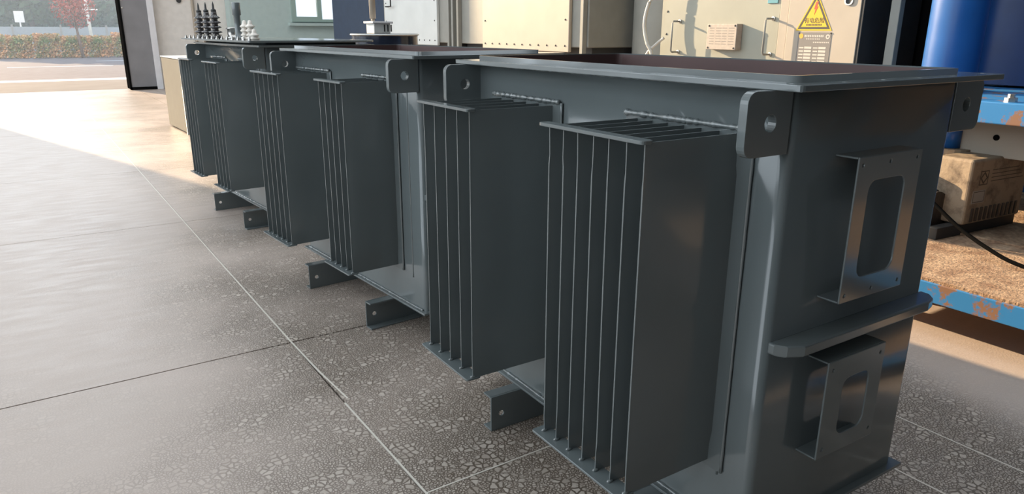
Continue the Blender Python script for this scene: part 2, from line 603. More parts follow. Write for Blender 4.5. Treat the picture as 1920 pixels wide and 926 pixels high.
boxobj('window_sill', (WX0 - .1, WX1 + .1, 19.46, 19.64, WB - .1, WB - .03), M_WALL_GREEN, wn)
# ------------------------------------------------------------------ transformer tanks
TW, TL = 0.695, 1.38
HW, HL = TW / 2, TL / 2
ZB = 0.152
ZF = 1.342


def radiator(root, y0, y1, n, front, z0=0.335, z1=1.218, side=-1):
    """bank of fins on the long side: y0 near, y1 far (local), front = local x of the fin tips"""
    wx = side * HW
    fx = side * abs(front)
    bm = BM()
    a, b = sorted((wx + side * 0.0005, wx + side * 0.010))
    prism(bm, rrect(y0 - 0.045, y1 + 0.045, z0 - 0.02, z1 + 0.012, 0.012, 3), a, b, 'x')
    rad = new_obj('radiator', bm, M_PAINT, root)
    # fin mesh: columns along x, rows along z with pinched edges
    xs = [wx + side * 0.004, wx + side * 0.05, fx - side * 0.030, fx - side * 0.012, fx]
    tx = [0.0085, 0.0080, 0.0070, 0.0030, 0.0022]
    zs = [z0, z0 + 0.05, z0 + 0.09, z1 - 0.10, z1 - 0.075, z1]
    tz = [0.30, 0.35, 1.0, 1.0, 0.45, 0.30]
    me = None
    for k in range(n):
        yy = y0 + (y1 - y0) * k / (n - 1)
        bm = BM()
        g = {}
        dy = [random.uniform(-0.002, 0.002) for _ in zs]
        for s in (-1, 1):
            for i, x in enumerate(xs):
                for j, z in enumerate(zs):
                    t = max(tx[i] * tz[j], 0.0016)
                    off = dy[j] if i >= 2 else 0
                    g[s, i, j] = bm.verts.new((x, yy + s * t + off, z))
        ni, nj = len(xs), len(zs)
        for i in range(ni - 1):
            for j in range(nj - 1):
                bm.faces.new((g[-1, i, j], g[-1, i + 1, j], g[-1, i + 1, j + 1], g[-1, i, j + 1]))
                bm.faces.new((g[1, i, j], g[1, i, j + 1], g[1, i + 1, j + 1], g[1, i + 1, j]))
        for j in range(nj - 1):
            for i in (0, ni - 1):
                bm.faces.new((g[-1, i, j], g[-1, i, j + 1], g[1, i, j + 1], g[1, i, j]))
        for i in range(ni - 1):
            for j in (0, nj - 1):
                bm.faces.new((g[-1, i, j], g[1, i, j], g[1, i + 1, j], g[-1, i + 1, j]))
        o = new_obj('fin', bm, M_PAINT, rad, True)
        o.data.set_sharp_from_angle(angle=R(35))
    # tie bars across the fin tips
    a, b = sorted((fx - side * 0.022, fx + side * 0.012))
    bm = BM()
    prism(bm, rrect(a, b, y0 - 0.006, y1 + 0.035, 0.009, 3), z1 - 0.004, z1 + 0.005)
    new_obj('top_tie_bar', bm, M_PAINT, rad, False, 0.0015, 1)
    a, b = sorted((fx - side * 0.03, fx + side * 0.026))
    bm = BM()
    prism(bm, rrect(a, b, y0 - 0.008, y1 + 0.028, 0.010, 3), z0 - 0.005, z0 + 0.002)
    new_obj('bottom_tie_bar', bm, M_PAINT, rad, False, 0.0015, 1)
    # welds
    weld('top_weld', (wx + side * 0.012, y0 - 0.04, z1 + 0.013), (wx + side * 0.012, y1 + 0.045, z1 + 0.013), 0.008, rad)
    weld('side_weld', (wx + side * 0.006, y0 - 0.046, z0 - 0.02), (wx + side * 0.006, y0 - 0.046, z1 + 0.01), 0.0045, rad, 0.03, 0.2)
    for k in range(n):
        yy = y0 + (y1 - y0) * k / (n - 1)
        bm = BM()
        bmesh.ops.create_icosphere(bm, subdivisions=2, radius=0.0075)
        o = new_obj('weld_spot', bm, M_WELD, rad, True)
        o.location = (fx - side * 0.002, yy, z0 + 0.004)
        o.scale = (1.4, 0.8, 0.7)
    return rad


def channel(root, yw, opens):
    """C section foot across the tank; web at yw, flanges go towards opens*y"""
    bm = BM()
    X = 0.50
    Hc, th, fl = 0.142, 0.008, 0.056
    a, b = sorted((yw, yw + opens * th))
    holed_plate(bm, [(-X, 0.0), (X, 0.0), (X, Hc), (-X, Hc)], [circ(-X + 0.045, 0.066, 0.011, 14), circ(X - 0.045, 0.066, 0.011, 14)], a, b, 'y')
    for z in (0, Hc - th):
        a, b = sorted((yw + opens * th, yw + opens * fl))
        box(bm, -X, X, a, b, z, z + th)
    return new_obj('base_channel', bm, M_PAINT, root, False, 0.002, 2)


def lug(root, sx, sy):
    """lifting lug: plate across the row at a corner of the long side"""
    y = sy * (HL - 0.014)
    x0, x1 = sx * (HW - 0.002), sx * (HW + 0.145)
    zt, zb, r = 1.328, 1.186, 0.026
    pts = [(x0, zb)]
    for k in range(6):
        t = R(-90 + 90 * k / 5)
        pts.append((x1 - sx * r + sx * r * math.cos(t), zb + r + r * math.sin(t)))
    for k in range(6):
        t = R(90 * k / 5)
        pts.append((x1 - sx * r + sx * r * math.cos(t), zt - r + r * math.sin(t)))
    pts.append((x0, zt))
    bm = BM()
    holed_plate(bm, pts, [circ(sx * (HW + 0.066), 1.258, 0.019, 20)], y - 0.011, y + 0.011, 'y')
    return new_obj('lifting_lug', bm, M_PAINT, root, False, 0.003, 2)


def bracket(root, x0, x1, z0, z1, win, holes):
    """hat shaped bracket on the near end: face plate with a window, top and bottom legs back to the wall"""
    yf, yw = -HL - 0.062, -HL
    bm = BM()
    wx0, wx1, wz0, wz1 = win
    holed_plate(bm, [(x0, z0), (x1, z0), (x1, z1), (x0, z1)],
                [rrect(wx0, wx1, wz0, wz1, 0.028, 5)] + [circ(hx, hz, 0.0048, 8) for hx, hz in holes], yf, yf + 0.005, 'y')
    box(bm, x0, x1, yf + 0.005, yw, z1 - 0.005, z1)
    box(bm, x0, x1, yf + 0.005, yw, z0, z0 + 0.005)
    return new_obj('terminal_box_bracket', bm, M_PAINT, root, False, 0.0025, 2)


def tank(loc, rot, label, rads, near_detail=True):
    root = empty('transformer_tank', loc, rot)
    tag(root, label, 'transformer tank', 'transformer tanks standing in a row')
    # shell with rounded bends
    bm = BM()
    prof = rrect(-HW, HW, -HL, HL, 0.024, 6)
    zr = 1.357
    lo = [bm.verts.new((p[0], p[1], ZB)) for p in prof]
    hi = [bm.verts.new((p[0], p[1], zr)) for p in prof]
    inn = rrect(-HW + 0.006, HW - 0.006, -HL + 0.006, HL - 0.006, 0.024, 6)
    hi2 = [bm.verts.new((p[0], p[1], zr)) for p in inn]
    hi3 = [bm.verts.new((p[0], p[1], zr - 0.012)) for p in inn]
    n = len(prof)
    for i in range(n):
        j = (i + 1) % n
        f = bm.faces.new((lo[i], lo[j], hi[j], hi[i]))
        f.smooth = True
        bm.faces.new((hi[i], hi[j], hi2[j], hi2[i]))
        bm.faces.new((hi2[i], hi2[j], hi3[j], hi3[i]))
    new_obj('shell', bm, M_PAINT, root)
    # primed inside
    bm = BM()
    inn = rrect(-HW + 0.0065, HW - 0.0065, -HL + 0.0065, HL - 0.0065, 0.024, 6)
    a = [bm.verts.new((p[0], p[1], 0.16)) for p in inn]
    b = [bm.verts.new((p[0], p[1], zr - 0.004)) for p in inn]
    for i in range(n):
        j = (i + 1) % n
        bm.faces.new((a[i], a[j], b[j], b[i]))
    bm.faces.new(a)
    tag(new_obj('inner_lining', bm, M_PRIMER, root), 'dark red primed inside of the tank')
    # bottom plate and feet
    boxobj('base_plate', (-HW - 0.022, HW + 0.022, -HL - 0.022, HL + 0.022, 0.142, ZB), M_PAINT, root, 0.002)
    channel(root, -0.355, -1)
    channel(root, 0.345, 1)
    weld('base_weld', (-HW - 0.004, -HL + 0.02, ZB + 0.003), (-HW - 0.004, HL - 0.02, ZB + 0.003), 0.0055, root, 0.008)
    # flange ring with bolt holes
    bm = BM()
    ox, oy = HW + 0.062, HL + 0.062
    outer = rrect(-ox, ox + 0.05, -oy, oy, 0.012, 3)
    hole = rrect(-HW - 0.0005, HW + 0.0005, -HL - 0.0005, HL + 0.0005, 0.024, 6)
    bolts = []
    for k in range(11):
        y = -oy + 0.05 + (2 * oy - 0.10) * k / 10
        bolts += [(-ox + 0.028, y), (ox + 0.022, y)]
    for k in range(1, 5):
        x = -ox + 0.028 + (2 * ox - 0.056) * k / 5
        bolts += [(x, -oy + 0.028), (x, oy - 0.028)]
    holed_plate(bm, outer, [hole] + [circ(x, y, 0.0085, 8) for x, y in bolts], ZF - 0.014, ZF)
    new_obj('top_flange', bm, M_PAINT, root, False, 0.002, 2)
    weld('flange_weld', (-HW - 0.003, -HL + 0.03, ZF - 0.016), (-HW - 0.003, HL - 0.03, ZF - 0.016), 0.005, root, 0.012, 0.25)
    for sx in (-1, 1):
        for sy in (-1, 1):
            lug(root, sx, sy)
    # rib across the near end, rounded ends
    bm = BM()
    rib = [(-HW + 0.010, -HL + 0.002), (-HW + 0.012, -HL - 0.016), (-HW + 0.030, -HL - 0.042), (-HW + 0.070, -HL - 0.062),
           (HW - 0.075, -HL - 0.062), (HW - 0.035, -HL - 0.052), (HW - 0.008, -HL - 0.026), (HW - 0.004, -HL + 0.002)]
    prism(bm, rib, 0.696, 0.726)
    new_obj('stiffening_rib', bm, M_PAINT, root, False, 0.006, 3)
    # corner seam on the long side
    weld('seam_weld', (-HW - 0.0005, -HL + 0.105, 0.30), (-HW - 0.0005, -HL + 0.105, 1.20), 0.0035, root, 0.03, 0.2)
    if near_detail:
        bracket(root, -0.166, 0.102, 0.809, 1.171, (-0.112, 0.042, 0.868, 1.111),
                [(x, z) for x in (-0.148, -0.035, 0.082) for z in (0.828, 1.152)])
        bracket(root, -0.168, 0.083, 0.370, 0.651, (-0.093, 0.024, 0.421, 0.587),
                [(x, z) for x in (-0.146, 0.062) for z in (0.396, 0.625)])
    boxobj('jacking_pad', (HW, HW + 0.045, -HL + 0.03, -HL + 0.075, 0.30, 0.44), M_PAINT, root, 0.004)
    for (y0, y1, nf, fr, zb, zt) in rads:
        radiator(root, y0, y1, nf, fr, zb, zt)
    return root


T1 = tank((1.7555, 1.665, 0), R(-1.0), 'nearest open transformer tank with seven fin radiator and two window brackets',
          [(-0.555, -0.205, 7, -0.6525, 0.335, 1.218), (0.195, 0.505, 5, -0.6625, 0.335, 1.218)])
T2 = tank((1.729, 3.60, 0), R(4.5), 'middle open transformer tank between its two neighbours in the row',
          [(-0.455, -0.215, 5, -0.6025, 0.335, 1.222), (0.240, 0.585, 6, -0.6245, 0.315, 1.225)])
T3 = tank((1.694, 5.86, 0), R(4.6), 'farthest transformer tank with a bolted cover carrying ribbed insulators',
          [(-0.520, -0.225, 5, -0.6175, 0.335, 1.222), (0.160, 0.435, 5, -0.6075, 0.335, 1.222)])

# cover of the farthest tank with its fittings
bm = BM()
prism(bm, rrect(-HW - 0.13, HW + 0.10, -HL - 0.08, HL + 0.17, 0.02, 3), 1.3575, 1.372)
cover = new_obj('cover', bm, M_PAINT, T3, False, 0.003, 2)
for k in range(14):
    y = -HL - 0.03 + (2 * HL + 0.14) * k / 13
    bm = BM()
    lathe(bm, [(0.011, 0), (0.011, 0.010), (0.006, 0.011), (0.006, 0.022)], 6)
    o = new_obj('cover_bolt', bm, M_STEEL, cover)
    o.location = (-HW - 0.10, y, 1.372)


def local(T, wx, wy):
    a = T.rotation_euler.z
    dx, dy = wx - T.location.x, wy - T.location.y
    return (dx * math.cos(a) + dy * math.sin(a), -dx * math.sin(a) + dy * math.cos(a))


def hv_bushing(wx, wy, h=0.255):
    lx, ly = local(T3, wx, wy)
    bm = BM()
    prof = [(0.040, 0), (0.040, 0.020), (0.026, 0.028)]
    sheds = 4
    for k in range(sheds):
        z = 0.040 + k * 0.036
        prof += [(0.024, z), (0.050 - 0.002 * k, z + 0.006), (0.048 - 0.002 * k, z + 0.012), (0.024, z + 0.022)]
    prof += [(0.022, 0.19), (0.018, 0.205)]
    lathe(bm, prof, 20)
    o = new_obj('high_voltage_insulator', bm, M_BROWNPORC, T3, True)
    o.location = (lx, ly, 1.372)
    bm = BM()
    lathe(bm, [(0.020, 0.203), (0.020, 0.215), (0.009, 0.222), (0.007, h), (0.0015, h + 0.022)], 12)
    new_obj('terminal_stud', bm, M_DARK, o, True)
    bm = BM()
    for k in range(8):
        t = 2 * PI * k / 8
        box(bm, 0.036 * math.cos(t) - .005, 0.036 * math.cos(t) + .005, 0.036 * math.sin(t) - .005, 0.036 * math.sin(t) + .005, 0.018, 0.030)
    new_obj('clamp_ring', bm, M_PORC, o)


hv_bushing(1.30, 6.60)
hv_bushing(1.315, 6.40)
hv_bushing(1.33, 6.20)


def lv_bushing(wx, wy, h, m):
    lx, ly = local(T3, wx, wy)
    bm = BM()
    prof = [(0.034, 0), (0.034, 0.014)]
    z = 0.02
    while z < h - 0.04:
        prof += [(0.020, z), (0.034, z + 0.008), (0.032, z + 0.014), (0.020, z + 0.024)]
        z += 0.030
    prof += [(0.016, z), (0.012, h), (0.003, h + 0.004)]
    lathe(bm, prof, 16)
    o = new_obj('low_voltage_insulator', bm, m, T3, True)
    o.location = (lx, ly, 1.372)


lv_bushing(1.41, 5.62, 0.13, M_PORC)
lv_bushing(1.43, 5.55, 0.13, M_PORC)
lv_bushing(1.42, 5.42, 0.07, M_PORC)
lx, ly = local(T3, 1.44, 6.15)
bm = BM()
lathe(bm, [(0.045, 0), (0.045, 0.012), (0.034, 0.014), (0.034, 0.07), (0.042, 0.072), (0.042, 0.082), (0.01, 0.086)], 20)
o = new_obj('pressure_relief_valve', bm, M_STEEL, T3, True)
o.location = (lx, ly, 1.372)
lx, ly = local(T3, 1.43, 5.90)
bm = BM()
lathe(bm, [(0.03, 0), (0.03, 0.01), (0.024, 0.012), (0.024, 0.17), (0.031, 0.175), (0.031, 0.26), (0.028, 0.265)], 18)
o = new_obj('oil_filler_pipe', bm, M_PAINT, T3, True)
o.location = (lx, ly, 1.372)

# ------------------------------------------------------------------ low box behind the row
root = empty('steel_box', (2.10, 11.65, 0), R(2.2))
tag(root, 'low grey olive steel box on the sunlit floor behind the farthest tank', 'box')
boxobj('box_body', (-0.275, 0.30, -0.60, 0.62, 0.02, 1.035), mat('olive_grey_coat', (0.085, 0.085, 0.072), 0.6, spec=0.2, var=0.05), root, 0.004)
boxobj('lid', (-0.285, 0.31, -0.61, 0.63, 1.035, 1.05), M_PALE, root, 0.003)
boxobj('corner_post', (-0.285, -0.255, -0.612, -0.58, 0.0, 1.035), M_PAINT, root, 0.003)
boxobj('skid', (-0.22, 0.26, -0.5, 0.5, 0.0, 0.02), M_DARK, root)

# ------------------------------------------------------------------ navy drum behind the middle tank
root = empty('navy_drum', (3.0, 6.72, 0))
tag(root, 'round navy blue glossy vessel behind the middle tank with pale pump on top', 'vessel')
bm = BM()
lathe(bm, [(0.30, 0.02), (0.315, 0.05), (0.315, 1.385), (0.32, 1.39)], 40)
o = new_obj('drum_wall', bm, M_NAVY_PAN, root, True)
o.data.set_sharp_from_angle(angle=R(40))
bm = BM()
lathe(bm, [(0.32, 1.391), (0.332, 1.393), (0.332, 1.401), (0.325, 1.405)], 40)
new_obj('top_rim', bm, M_PALE, root, True)
bm = BM()
lathe(bm, [(0.318, 1.404), (0.318, 1.407)], 40)
new_obj('drum_lid', bm, M_NAVY_PAN, root)
bm = BM()
lathe(bm, [(0.31, 0.0), (0.31, 0.02)], 30)
new_obj('foot_ring', bm, M_DARK, root)
pump = boxobj('pump_body', (-0.12, 0.05, -0.03, 0.16, 1.407, 1.50), M_PALE, root, 0.006)
boxobj('pump_cap', (-0.14, 0.07, -0.05, 0.18, 1.50, 1.52), M_WHITE, pump, 0.004)
for k in range(3):
    boxobj('slot', (-0.02 + k * 0.035, -0.008 + k * 0.035, -0.034, -0.029, 1.425, 1.49), M_DARK, pump)
bm = BM()
tube(bm, [(-0.09, 0.06, 1.52), (-0.09, 0.06, 1.545)], 0.018, 12)
tube(bm, [(-0.09, 0.06, 1.545), (-0.095, 0.06, 2.3)], 0.030, 12)
new_obj('lance', bm, M_CREAM, root, True)

# ------------------------------------------------------------------ machines along the right
# navy tall cabinet
root = empty('navy_cabinet', (5.75, 13.1, 0))
tag(root, 'tall dark navy cabinet between the green framed window and pale panel', 'cabinet')
boxobj('cabinet_body', (-0.45, 0.6, -1.35, 1.22, 0.06, 3.2), M_NAVY, root, 0.01)
boxobj('plinth', (-0.40, 0.55, -1.3, 1.18, 0, 0.06), M_DARK, root)


def rivets(root, X, y0, y1, z0, z1, ny, nz):
    pts = [(y0 + (y1 - y0) * k / ny, z0) for k in range(ny + 1)]
    for k in range(1, nz + 1):
        z = z0 + (z1 - z0) * k / nz
        pts += [(y0, z), (y1, z)]
    for y, z in pts:
        bm = BM()
        lathe(bm, [(0.011, 0), (0.010, 0.006), (0.004, 0.009)], 8)
        o = new_obj('rivet', bm, M_DARK, root)
        o.location = (X, y, z)
        o.rotation_euler = (0, -PI / 2, 0)


def oven(y0, y1, py0, py1, pz0, matp, label, post_y):
    root = empty('drying_oven', (5.245, (y0 + y1) / 2, 0))
    tag(root, label, 'oven', 'drying ovens along the right side')
    c = (y0 + y1) / 2
    boxobj('oven_body', (0.0, 1.5, y0 - c, y1 - c, 1.26, 3.4), M_OVEN, root, 0.01)
    boxobj('support_frame', (0.10, 1.4, y0 - c + 0.05, y1 - c - 0.05, 0.0, 1.26), M_DARK, root)
    p = boxobj('access_panel', (-0.045, -0.002, py0 - c, py1 - c, pz0, 3.0), matp, root, 0.008)
    rivets(p, -0.045, py0 - c + 0.07, py1 - c - 0.07, pz0 + 0.07, 2.7, 10, 5)
    for dy in post_y:
        boxobj('corner_post', (-0.06, -0.002, dy - c - 0.025, dy - c + 0.025, 0.0, 3.4), M_OVEN, root, 0.004)
    return root


ov1 = oven(9.25, 11.75, 9.78, 11.62, 1.22, M_PALE, 'drying oven with the pale grey riveted panel beside the navy cabinet', (9.30, 9.42))
oven(6.35, 9.20, 6.64, 8.50, 1.205, M_CREAM, 'drying oven with the sunlit cream riveted panel above the middle tank', (6.40, 9.15))
bm = BM()
tube(bm, [(-0.045, 0.75, 1.92), (-0.10, 0.75, 1.92), (-0.10, 0.75, 1.80), (-0.10, 0.95, 1.80), (-0.045, 0.95, 1.80)], 0.012, 6)
new_obj('handle', bm, M_DARK, ov1, True)

# grey duct column between the oven and control cabinet
root = empty('duct_column', (6.0, 5.93, 0))
tag(root, 'round grey sheet metal duct between the cream panel and control cabinet', 'duct')
bm = BM()
lathe(bm, [(0.36, 0.0), (0.36, 3.6)], 40)
o = new_obj('duct_wall', bm, M_OVEN, root, True)
o.data.set_sharp_from_angle(angle=R(40))
for z in (0.0, 0.85, 2.0):
    bm = BM()
    lathe(bm, [(0.36, z), (0.385, z), (0.385, z + 0.04), (0.36, z + 0.04)], 40)
    new_obj('duct_flange', bm, M_OVEN, root)

# control cabinet : wide panel with handles, then the door with the warning sign
root = empty('control_cabinet', (5.2, 4.18, 0))
tag(root, 'sunlit cream control cabinet with warning sign, meter box and pull handles', 'cabinet')
CY = 4.18


def cb(name, x0, x1, y0, y1, z0, z1, m, parent=None, bevel=0.004):
    return boxobj(name, (x0 - 5.2, x1 - 5.2, y0 - CY, y1 - CY, z0, z1), m, parent or root, bevel)


cb('cabinet_body', 5.23, 5.95, 3.20, 5.18, 0.10, 2.6, M_OVEN)
cb('plinth', 5.28, 5.9, 3.25, 5.12, 0.0, 0.10, M_DARK)
wide = cb('wide_panel', 5.20, 5.228, 3.875, 5.20, 0.14, 2.55, M_CREAMG)
cb('door_stile', 5.185, 5.228, 3.785, 3.865, 0.12, 2.58, M_CREAM)
door = cb('cabinet_door', 5.17, 5.228, 3.165, 3.775, 0.12, 2.58, M_CREAM)
cb('side_skirt', 5.175, 5.95, 3.14, 3.160, 0.10, 2.6, M_DARK)


def handle(y, z0, z1, lean):
    bm = BM()
    X = -0.002
    pts = [(X, y, z1), (X - 0.085, y, z1), (X - 0.10, y, z1 - 0.012), (X - 0.10, y, z0 + 0.012), (X - 0.085, y, z0), (X, y, z0)]
    tube(bm, [(p[0], p[1] - CY + (lean if p[0] < -0.04 else 0), p[2]) for p in pts], 0.0085, 10)
    o = new_obj('pull_handle', bm, M_OVEN, wide, True)
    for z in (z0, z1):
        b2 = BM()
        lathe(b2, [(0.018, 0), (0.018, 0.008), (0.009, 0.010)], 12)
        q = new_obj('handle_boss', b2, M_STEEL, o)
        q.location = (X, y - CY, z)
        q.rotation_euler = (0, -PI / 2, 0)


handle(4.96, 1.255, 1.53, 0.0)
handle(3.93, 1.262, 1.545, 0.0)
mb = cb('meter_box', 5.125, 5.199, 4.235, 4.56, 1.29, 1.505, mat('meter_box_plastic', (0.40, 0.345, 0.295), 0.5, var=0.08, vscale=30))
for r_ in range(7):
    for c_ in range(4):
        yy = 4.53 - c_ * 0.07
        cb('print_line', 5.1245, 5.125, yy - 0.052 - 0.01 * (c_ % 2), yy, 1.335 + r_ * 0.022, 1.340 + r_ * 0.022, M_PLATE, mb, 0)
for yy, zz in ((4.255, 1.49), (4.54, 1.49), (4.255, 1.305), (4.54, 1.305)):
    bm = BM()
    lathe(bm, [(0.008, 0), (0.008, 0.004), (0.004, 0.005)], 10)
    q = new_obj('screw', bm, M_DARK, mb)
    q.location = (-0.075, yy - CY, zz)
    q.rotation_euler = (0, -PI / 2, 0)
for z in (1.415, 1.62):
    bm = BM()
    lathe(bm, [(0.010, 0), (0.010, 0.004), (0.004, 0.006)], 10)
    q = new_obj('screw', bm, M_DARK, wide)
    q.location = (0.0, 5.13 - CY, z)
    q.rotation_euler = (0, -PI / 2, 0)
cb('blue_tab', 5.19, 5.20, 3.90, 4.0, 1.665, 1.74, mat('teal_plastic', (0.10, 0.30, 0.36), 0.5), wide, 0.002)

# warning triangle
SX = -0.031 - 0.0005


def tri_plate(name, yl, yr, zb, zt, x0, x1, m, parent):
    bm = BM()
    prism(bm, [(yl - CY, zb), (yr - CY, zb), ((yl + yr) / 2 - CY + 0.003, zt)], x0, x1, 'x')
    return new_obj(name, bm, m, parent)


sign = tri_plate('warning_sign', 3.375, 3.690, 1.452, 1.735, -0.0325, -0.030, M_YELLOW, door)
bm = BM()
holed_plate(bm, [(3.392 - CY, 1.464), (3.673 - CY, 1.464), (3.5345 - CY, 1.715)],
            [[(3.418 - CY, 1.480), (3.647 - CY, 1.480), (3.5335 - CY, 1.685)]], -0.0333, -0.0325, 'x')
new_obj('sign_border', bm, M_SIGNBLK, sign)
bm = BM()
bolt = [(0.000, 0.095), (0.022, 0.100), (0.010, 0.062), (0.022, 0.062), (-0.006, 0.0), (0.000, 0.045), (-0.012, 0.042)]
prism(bm, [(3.535 - CY - p[0], 1.568 + p[1]) for p in bolt], -0.0335, -0.0325, 'x')
new_obj('lightning_bolt', bm, M_RED, sign)


def text_mesh(name, body, size, m, parent, x, y, z):
    cu = bpy.data.curves.new(name, 'FONT')
    cu.body = body
    cu.size = size
    cu.align_x = 'CENTER'
    cu.extrude = 0.0004
    t = bpy.data.objects.new(name + '_tmp', cu)
    COL.objects.link(t)
    bpy.context.view_layer.update()
    dg = bpy.context.evaluated_depsgraph_get()
    me = bpy.data.meshes.new_from_object(t.evaluated_get(dg))
    bpy.data.objects.remove(t)
    me.materials.clear()
    me.materials.append(m)
    o = bpy.data.objects.new(name, me)
    COL.objects.link(o)
    o.parent = parent
    # text reads from +y (left) to -y (right) on a face looking to -x
    o.matrix_local = Matrix(((0, 0, -1, x), (-1, 0, 0, y - CY), (0, 1, 0, z), (0, 0, 0, 1)))
    return o


text_mesh('sign_lettering', '\u6709\u7535\u5371\u9669', 0.044, M_SIGNBLK, sign, -0.0330, 3.533, 1.512)
for k in range(11):
    boxobj('small_print', (-0.0332, -0.0326, 3.60 - k * 0.0125 - 0.008 - CY, 3.60 - k * 0.0125 - CY, 1.489, 1.501), M_SIGNBLK, sign)
# data plate below
pl = boxobj('data_plate', (-0.0325, -0.030, 3.372 - CY, 3.660 - CY, 1.165, 1.440), M_PLATE, door)
bm = BM()
prism(bm, circ(3.632 - CY, 1.412, 0.019, 14), -0.0333, -0.0325, 'x')
new_obj('orange_disc', bm, M_ORANGE, pl)
bm = BM()
holed_plate(bm, circ(3.40 - CY, 1.408, 0.018, 14), [circ(3.40 - CY, 1.408, 0.008, 10)], -0.0333, -0.0325, 'x')
new_obj('round_mark', bm, M_PLATEW, pl)


def pbox(name, yl, yr, z0, z1, m):
    boxobj(name, (-0.0333, -0.0325, yr - CY, yl - CY, z0, z1), m, pl)


for k in range(11):
    pbox('print_line', 3.602 - k * 0.0155, 3.602 - k * 0.0155 - 0.011, 1.404, 1.420, M_PLATEW)
for k in range(8):
    pbox('print_line', 3.585 - k * 0.0155, 3.585 - k * 0.0155 - 0.011, 1.386, 1.394, M_PLATEW)
for k in range(9):
    pbox('print_line', 3.520 - k * 0.0155, 3.520 - k * 0.0155 - 0.011, 1.360, 1.370, M_PLATEW)
for r_ in range(5):
    z = 1.318 - r_ * 0.0255
    for yl in (3.640, 3.515):
        pbox('print_line', yl, yl - 0.040, z, z + 0.010, M_PLATEW)
        pbox('value_field', yl - 0.046, yl - 0.110, z - 0.002, z + 0.014, M_PLATEW)
for k in range(14):
    pbox('print_line', 3.640 - k * 0.0165, 3.640 - k * 0.0165 - 0.012, 1.188, 1.198, M_PLATEW)
for yy in (3.655, 3.378):
    bm = BM()
    lathe(bm, [(0.006, 0), (0.006, 0.003), (0.003, 0.004)], 8)
    q = new_obj('screw', bm, M_DARK, pl)
    q.location = (-0.0325, yy - CY, 1.434)
    q.rotation_euler = (0, -PI / 2, 0)
# recessed lock grip
bm = BM()
holed_plate(bm, rrect(3.228 - CY, 3.298 - CY, 1.630, 1.80, 0.03, 5), [rrect(3.240 - CY, 3.286 - CY, 1.642, 1.79, 0.02, 5)], -0.040, -0.030, 'x')
lk = new_obj('lock_grip', bm, M_STEEL, door, False, 0.002)
boxobj('lock_recess', (-0.032, -0.0302, 3.240 - CY, 3.286 - CY, 1.645, 1.785), M_DARK, lk)

# pale cable looping down beside the control cabinet
bm = BM()
ctrl = [(5.12, 5.13, 2.1), (5.10, 5.18, 1.85), (5.08, 5.27, 1.68), (5.07, 5.30, 1.50), (5.07, 5.25, 1.33), (5.09, 5.20, 1.22), (5.1, 5.19, 0.9), (5.1, 5.2, 0.45), (5.05, 5.22, 0.02)]


def smooth_path(c, n=8):
    c = [Vector(p) for p in c]
    out = []
    for i in range(len(c) - 1):
        p0, p1, p2, p3 = c[max(i - 1, 0)], c[i], c[i + 1], c[min(i + 2, len(c) - 1)]
        for k in range(n):
            t = k / n
            out.append(0.5 * ((2 * p1) + (-p0 + p2) * t + (2 * p0 - 5 * p1 + 4 * p2 - p3) * t * t + (-p0 + 3 * p1 - 3 * p2 + p3) * t ** 3))
    out.append(c[-1])
    return out


tube(bm, smooth_path(ctrl), 0.017, 8)
tag(new_obj('hanging_cable', bm, M_CABLE, None, True), 'pale cable hanging in a bow at the left edge of the control cabinet', 'cable')
bm = BM()
tube(bm, smooth_path([(5.12, 5.08, 1.38), (5.1, 5.16, 1.32), (5.09, 5.27, 1.22), (5.08, 5.33, 1.0), (5.07, 5.34, 0.5), (5.03, 5.36, 0.02)]), 0.014, 8)
tag(new_obj('hanging_cable', bm, M_CABLE, None, True), 'short pale cable crossing under the bowed one beside the duct', 'cable')

# dark machine between cabinet and blue press
root = empty('dark_machine', (5.9, 2.78, 0))
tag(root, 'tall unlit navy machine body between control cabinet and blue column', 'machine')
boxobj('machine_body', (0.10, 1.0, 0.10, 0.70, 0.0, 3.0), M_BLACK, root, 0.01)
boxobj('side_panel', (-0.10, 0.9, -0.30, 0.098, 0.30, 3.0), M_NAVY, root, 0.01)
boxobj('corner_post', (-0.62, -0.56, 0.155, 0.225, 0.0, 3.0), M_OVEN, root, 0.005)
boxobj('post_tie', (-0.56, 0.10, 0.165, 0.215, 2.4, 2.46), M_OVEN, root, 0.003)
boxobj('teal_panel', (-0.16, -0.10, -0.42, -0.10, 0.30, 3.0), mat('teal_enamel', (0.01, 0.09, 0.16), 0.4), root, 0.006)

# blue press on its stand
root = empty('blue_press', (5.05, 1.75, 0))
tag(root, 'blue steel press with a round column on a worn beam stand', 'press')
bm = BM()
lathe(bm, [(0.150, 1.12), (0.160, 1.13), (0.160, 3.2)], 40, (-0.05, 0.645, 0))
o = new_obj('column', bm, M_BLUE, root, True)
o.data.set_sharp_from_angle(angle=R(40))
bm = BM()
lathe(bm, [(0.21, 1.083), (0.21, 1.12)], 40, (-0.05, 0.645, 0))
new_obj('column_flange', bm, M_BLUE, root)
bm = BM()
prism(bm, rrect(0.55, 1.55, -1.3, 0.82, 0.18, 8), 1.10, 3.2)
o = new_obj('press_body', bm, mat('shaded_blue_enamel', (0.005, 0.036, 0.14), 0.4, var=0.1), root, True)  # press blue darkened, shade painted into the body colour
o.data.set_sharp_from_angle(angle=R(30))
boxobj('table_beam', (-0.65, 1.5, -1.2, 0.98, 0.965, 1.083), M_BLUE2, root, 0.006)
boxobj('skirt_panel', (-0.30, -0.27, -1.3, 0.75, 0.735, 0.965), M_CREAM, root, 0.003)
